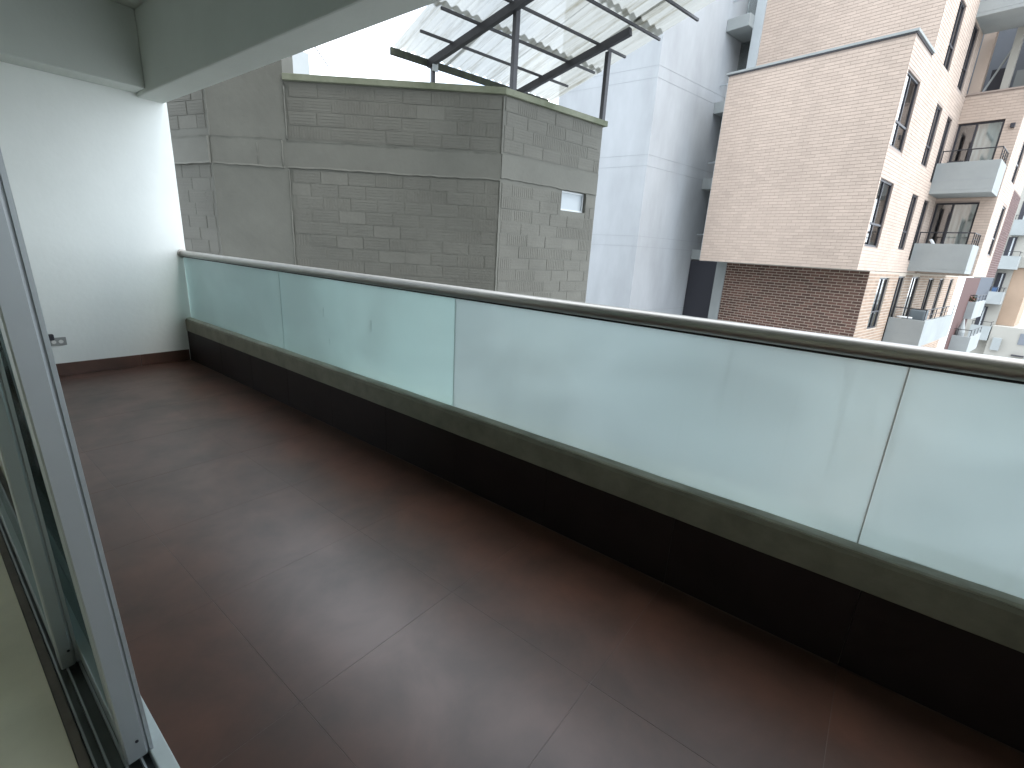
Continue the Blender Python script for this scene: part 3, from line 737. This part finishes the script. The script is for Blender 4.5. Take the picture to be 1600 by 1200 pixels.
# -- upper wall set back behind the terrace
plane_wall('u', 1.8, 0, 4.76, 6.53, 12, [], 'mortar'); brick_face('u', 1.8, 0, 4.76, 6.53, 11.8, [], 'brick', cand=False)
MB().box(1.75, 4.762, -3, 2.10, 5.07, 13).build('column', M['conc_light'], apt)
# stair gap: slabs, dark back wall
MB().box(3.2, 5.08, GZ, 3.4, 5.84, 13).build('gap_wall', M['win_frame'], apt)
for zb in (1.29, 3.79, 6.29, 8.79, -1.21):
    MB().box(1.44, 5.072, zb, 3.19, 5.846, zb + .36).build('landing_slab', M['concrete'], apt, bevel=.01)
    MB().box(1.60, 5.10, zb + .9, 1.63, 5.83, zb + .95).build('handrail', M['alu'], apt)
MB().box(2.6, 5.072, 1.7, 2.65, 5.846, 12).build('glazing', M['glass'], apt)
# -- dark brick storey recessed under the corner
plane_wall('u', 1.30, 0, 4.30, GZ, 1.26, [], 'mortar_l'); brick_face('u', 1.30, 0, 4.30, GZ + .1, 1.255, [], 'brick_dark', cand=True, L=.241, H=.070)
MB().box(1.25, 4.302, GZ, 1.60, 4.66, 1.26).build('pillar', M['concrete'], apt)
MB().box(1.45, 4.662, GZ, 1.5, 5.82, 1.25).build('dark_glazing', M['win_frame'], apt)
# -- lower right face, tan brick with pale mortar
lh_ = [(2.50, 3.62, -.55, 1.08), (4.75, 5.65, -1.3, 1.14), (6.75, 7.95, -1.3, 1.14), (9.7, 10.7, -1.0, 1.1), (12.0, 12.9, -1.2, 1.1), (14.4, 15.2, -1.2, 1.1)]
plane_wall('v', 0, 1.30, 16.4, GZ, 1.26, lh_, 'mortar_l'); brick_face('v', 0, 1.30, 16.4, -8, 1.255, lh_, 'brick_tan', H=.07, pz=.098)
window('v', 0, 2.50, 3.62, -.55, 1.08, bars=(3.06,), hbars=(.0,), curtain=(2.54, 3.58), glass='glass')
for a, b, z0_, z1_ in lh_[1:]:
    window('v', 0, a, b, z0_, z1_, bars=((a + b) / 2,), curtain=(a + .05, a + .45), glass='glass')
plane_wall('v', -.002, 16.4, 18.6, GZ, 1.2, [], 'plaster_white', 'panel_wall')
window('v', -.002, 17.3, 17.9, .25, .75, dep=.0, room=False)
plane_wall('v', -.004, 18.6, 24, GZ, 1.2, [], 'maroon', 'maroon_wall')
# -- wing at v = 6.95 with sliding doors
WV = 6.95; UR = -1.56
dh = []
for zt in (6.20, 3.69): dh.append((-1.17, 0.0 - .03, zt - 2.08, zt))
plane_wall('u', WV, UR, 0, 1.27, 7.04, dh, 'mortar'); brick_face('u', WV, UR, 0, 1.27, 7.02, dh, 'brick')
for zt in (6.20, 3.69):
    f = window('u', WV, -1.17, -.03, zt - 2.08, zt, dep=.08, fw=.055, bars=(-.50,), curtain=(-1.1, -.52), name='balcony_door')
MB().box(WV - .04, UR - .04, 7.042, WV + .12, -.001, 7.09).build('coping', M['mortar'], apt)
lam = MB().box(WV - .09, -1.44, 5.90, WV - .001, -1.33, 6.04); lam.build('wall_lamp', M['win_frame'], apt, bevel=.01)
# right wall of the wing (u = UR) running away
rwh = [(8.75, 9.75, 2.05, 3.75), (8.75, 9.75, 4.55, 6.25)]
plane_wall('v', UR, WV, 10.3, 1.27, 12, rwh, 'mortar'); brick_face('v', UR, WV, 10.3, 1.27, 11.9, rwh, 'brick')
for a, b, z0_, z1_ in rwh: window('v', UR, a, b, z0_, z1_, bars=(9.25,), hbars=(z0_ + .6,), curtain=(8.8, 9.2))
plane_wall('v', UR + .004, 10.3, 13, 1.27, 4.45, [], 'mortar', 'wall'); brick_face('v', UR + .004, 10.3, 13, 1.27, 4.44, [], 'maroon')
plane_wall('v', UR + .002, 10.3, 12.6, 4.451, 12, [], 'mortar', 'wall'); brick_face('v', UR + .002, 10.3, 12.6, 4.46, 11.9, [], 'brick')
MB().box(WV, UR + .01, 1.262, 13, -.01, 1.269).build('soffit', M['slab_dark'], apt)
# roof terrace of the wing: columns and dark recess
MB().box(8.6, UR, 7.1, 8.7, 1.2, 12).build('terrace_back_wall', M['slate_wall'], apt)
MB().box(WV + .2, -.30, 7.10, WV + .5, -.002, 12).build('column', M['brick'], apt)
MB().box(WV + .0, -.98, 7.10, WV + .28, -.80, 12).build('column', M['cream_wall'], apt)
MB().box(8.0, -.78, 7.10, 8.3, -.32, 8.0).build('terrace_box', M['win_frame'], apt)
MB().box(7.6, UR, 7.1, 7.68, -1.0, 7.75).build('terrace_wall', M['concrete'], apt)
MB().beam((7.3, -.35, 7.15), (7.3, -.8, 8.4), .05, .05).build('brace', M['conc_light'], apt)

# balconies
def balcony(v0, v1, u0, u1, zb, zt, label=None, groove=True, rail=True, railh=.36):
    b = MB().box(v0, u1, zb, v1, u0, zb + .10)
    b.box(v0, u1, zb + .1005, v0 + .10, u0, zt)
    b.box(v0 + .1005, u1, zb + .1005, v1, u1 + .10, zt)
    o = b.build('balcony', M['concrete'], apt, bevel=.006)
    if groove: MB().box(v0 - .003, u1 + .002, zb + .40, v0 - .0005, u0 - .002, zb + .415).build('groove', M['tower_groove'], o)
    if rail:
        r = MB()
        rt = zt + railh
        r.tube([(v0 + .05, u0 - .06, rt), (v0 + .05, u1 + .05, rt), (v1 - .03, u1 + .05, rt)], .018, 8)
        for u in (u0 - .08, (u0 + u1) / 2, u1 + .05): r.tube([(v0 + .05, u, zt), (v0 + .05, u, rt)], .014, 6)
        for v in [v0 + .05 + (v1 - v0 - .1) * k / 3 for k in range(1, 4)]: r.tube([(v, u1 + .05, zt), (v, u1 + .05, rt)], .014, 6)
        r.tube([(v0 + .05, u1 + .05, (zt + rt) / 2), (v1 - .03, u1 + .05, (zt + rt) / 2)], .010, 6)
        r.build('railing', M['rail_dark'], o)
    if label: o['label'] = label
    return o
balcony(5.62, WV - .002, -.002, -1.54, 3.84, 4.78)
balcony(5.62, WV - .002, -.002, -1.50, 1.34, 2.26)
balcony(5.35, WV - .002, -.002, -1.54, 8.80, 9.72)
balcony(4.92, 10.2, -.002, -1.0, -1.14, -.25)
# far balconies
balcony(22, 26, .80, -.34, -1.12, -.14, groove=False)
balcony(20.0, 24, .40, -.78, -2.9, -1.95, groove=False)
apt2 = apt
# bricks: 300 largest as parts
bricks['parts'].sort(key=lambda q: q[0])
N = 0; bme = {}
for q in bricks['parts']:
    d, axis, fixed, s, z, mk, p, L, H = q
    if N < 296 and z > -.75 - (0 if mk != 'brick_dark' else 0):
        key = (axis, mk)
        if key not in bme:
            mb = MB(); add_brick(mb, axis, 0, 0, L, 0, H, p); bme[key] = mb.mesh('brick', M[mk])
        link('brick', bme[key], apt, (fixed, s, z) if axis == 'u' else (s, fixed, z)); N += 1
    else: bricks['stuff'].setdefault(mk, []).append((axis, fixed, s, s + L, z, z + H, p))
for mk, L_ in bricks['stuff'].items():
    mb = MB()
    for b in L_: add_brick(mb, b[0], b[1], b[2], b[3], b[4], b[5], b[6])
    me = bpy.data.meshes.new('brickwork'); me.from_pydata(mb.v, [], mb.f); me.materials.append(M[mk])
    o = bpy.data.objects.new('brickwork', me); C.objects.link(o); o.parent = apt; o['kind'] = 'stuff'

# ================================================================== FAR BUILDINGS (same bearing)
EW = Vector((16.38, .787, 0))
def wpos(v, u, z=0): return tuple(EW + BV * v + BU * u + Vector((0, 0, z)))
far = thing('distant_flats', 'distant flats with small grey balconies at the right edge', 'building', wpos(34, 0), BA)
MB().box(1.2, -.42, GZ, 9, 1.6, 2.05).build('wall', M['cream_wall'], far)
MB().box(1.2, -1.9, 2.051, 9, 1.6, 14).build('wall', M['cream_wall'], far)
for k, (zb, zt, ul, ur) in enumerate(((4.25, 5.29, .3, -.45), (1.90, 2.82, .43, -.60), (-.62, .27, .40, -.40), (-3.30, -2.24, .76, -.35))):
    b = MB().box(0, ur, zb, 1.199, ul, zb + .1); b.box(0, ur, zb + .1005, .1, ul, zt); b.box(.1005, ur, zb + .1005, 1.199, ur + .1, zt)
    o = b.build('balcony', M['concrete'], far)
    r = MB(); r.tube([(.05, ul, zt + .3), (.05, ur + .05, zt + .3), (1.19, ur + .05, zt + .3)], .02, 6)
    for u in (ul - .03, (ul + ur) / 2, ur + .05): r.tube([(.05, u, zt), (.05, u, zt + .3)], .016, 6)
    r.build('railing', M['rail_dark'], o)
    d = MB().box(1.15, ul - .5, zt - .3, 1.1985, ul - .05, zt + 1.35).build('balcony_door', M['win_frame'], far)
    MB().box(1.13, ul - .38, zt - .28, 1.149, ul - .30, zt + 1.30).build('frame', M['win_frame_g'], d)
MB().box(.3, .42, -1.2, 1.1, 1.1, 1.95).build('slate_bay', M['slate_wall'], far)
tan = thing('tan_house', 'tan rendered gable wall beyond the small balconies', 'building', wpos(36, -.9), BA)
MB().box(-.6, -.50, -2.15, 4, .475, 2.04).build('wall', M['tan_wall'], tan)
cre = thing('cream_house', 'cream rendered house at the lower right, just above the handrail', 'building', wpos(35, -1.9), BA)
MB().box(-.9, -6, GZ, 6, 1.5, -2.16).build('wall', M['cream_wall'], cre)
MB().box(-.95, -.5, -3.3, -.901, -.05, -2.5).build('window', M['slate_wall'], cre)
MB().box(-1.3, -.6, -4.12, -.901, .05, -4.05).build('awning', M['win_frame'], cre)
MB().box(-1.2, .78, -3.9, -.901, 1.24, -3.0).build('lean_to', M['concrete'], cre)
# brick house peeping over the grey roof
fo_ = thing('far_brick_house', 'far peach brick house glimpsed behind the translucent roof', 'building', wpos(10, 11.5), BA)
MB().box(0, -1.3, GZ, 4, .82, 8.5).build('wall', M['brick'], fo_)
MB().box(-.03, -1.3, 4.0, -.001, -.8, 4.95).build('dark_brick', M['brick_dark'], fo_)
wb = tag(box('roof_tank', M['conc_light'], -.25, -.3, 0, .25, .3, 1.2), 'pale box shaped tank on the roof behind the coping', 'tank'); wb.location = tuple(P(14, -23.9) + Vector((0, 0, 4.45 - .2)))
cb = MB().tube([P(12.0, -22.9) + Vector((0, 0, 5.0)), P(11.4, -21.8) + Vector((0, 0, 4.85)), P(11.0, -20.7) + Vector((0, 0, 4.45))], .012, 6).build('cable', M['rail_dark'])
tag(cb, 'thin black cable sagging over the coping on the left', 'cable')

# ================================================================== SMALL THINGS ON THE FAR BALCONIES
def local(name, label, cat, v, u, z, group=None): return thing(name, label, cat, wpos(v, u, z), BA, group)
ch = local('garden_chair', 'white reclining chair with a pale cushion on the middle grey balcony', 'chair', 6.1, -.45, 1.46)
MB().beam((0, .12, .95), (0, -.1, .62), .30, .05).build('backrest', M['white_plastic'], ch); MB().beam((0, -.1, .60), (0, -.55, .56), .30, .05).build('seat', M['white_plastic'], ch)
for u in (-.12, -.5): MB().beam((0, u, 0), (0, u, .57), .03, .03, Vector((0, 1, 0))).build('leg', M['white_plastic'], ch)
st = local('side_table', 'small dark table on the upper grey balcony', 'table', 6.1, -.3, 3.96)
MB().box(-.2, -.3, .86, .2, .1, .90).build('top', M['win_frame'], st); MB().beam((0, -.1, 0), (0, -.1, .86), .05, .05, Vector((0, 1, 0))).build('leg', M['win_frame'], st)
so = local('outdoor_sofa', 'grey outdoor sofa behind the railing of the lowest grey balcony', 'sofa', 5.6, -.62, -1.03)
MB().box(0, -.22, .6, .5, .22, 1.08).build('backrest', M['grey_cloth'], so, bevel=.04); MB().box(0, -.22, 0, 1.4, .22, .59).build('seat', M['grey_cloth'], so, bevel=.03)
tb = local('round_table', 'pale round table top at the front of the lowest grey balcony', 'table', 5.25, -.36, -1.03)
MB().tube([(0, 0, .80), (0, 0, .83)], .22, 20).build('top', M['white_plastic'], tb); MB().tube([(0, 0, 0), (0, 0, .80)], .03, 8).build('leg', M['rail_dark'], tb)
pl = local('planter_shrubs', 'low leafy shrubs with pink flowers along the distant balcony front', 'plant', 22.15, .25, -.14)
r = random.Random(4); lm = MB(); fm_ = MB()
for i in range(700):
    x, y, z = r.uniform(-.05, .35), r.uniform(-.55, .55), abs(r.gauss(.12, .1)); s = r.uniform(.03, .06)
    d1 = Vector((r.uniform(-1, 1), r.uniform(-1, 1), r.uniform(-1, 1))).normalized() * s; d2 = d1.cross(Vector((r.uniform(-1, 1), r.uniform(-1, 1), r.uniform(-1, 1)))).normalized() * s * .6
    c = Vector((x, y, z)); (lm if i % 9 else fm_).quad(c - d1, c + d2, c + d1, c - d2)
lm.build('foliage', M['leaf'], pl); fm_.build('flowers', M['flower'], pl)
um = local('folded_parasol', 'grey covered parasol beside dark crates on the far lowest terrace', 'parasol', 20.8, -.2, -2.8)
MB().tube([(0, 0, 0), (0, 0, 1.0), (0, 0, 1.75)], [.16, .20, .03], 12).build('cover', M['concrete'], um)
MB().box(-.2, -.42, 0, .2, -.26, .72).build('crate', M['grey_cloth'], um); MB().box(-.1, .22, 0, .2, .42, .95).build('crate', M['slate_wall'], um)
bb = local('blue_crate', 'blue crate on the small upper distant balcony', 'crate', 34.4, .15, 0.1)
MB().box(-.1, -.15, 0, .2, .15, .5).build('body', M['blue_cloth'], bb);
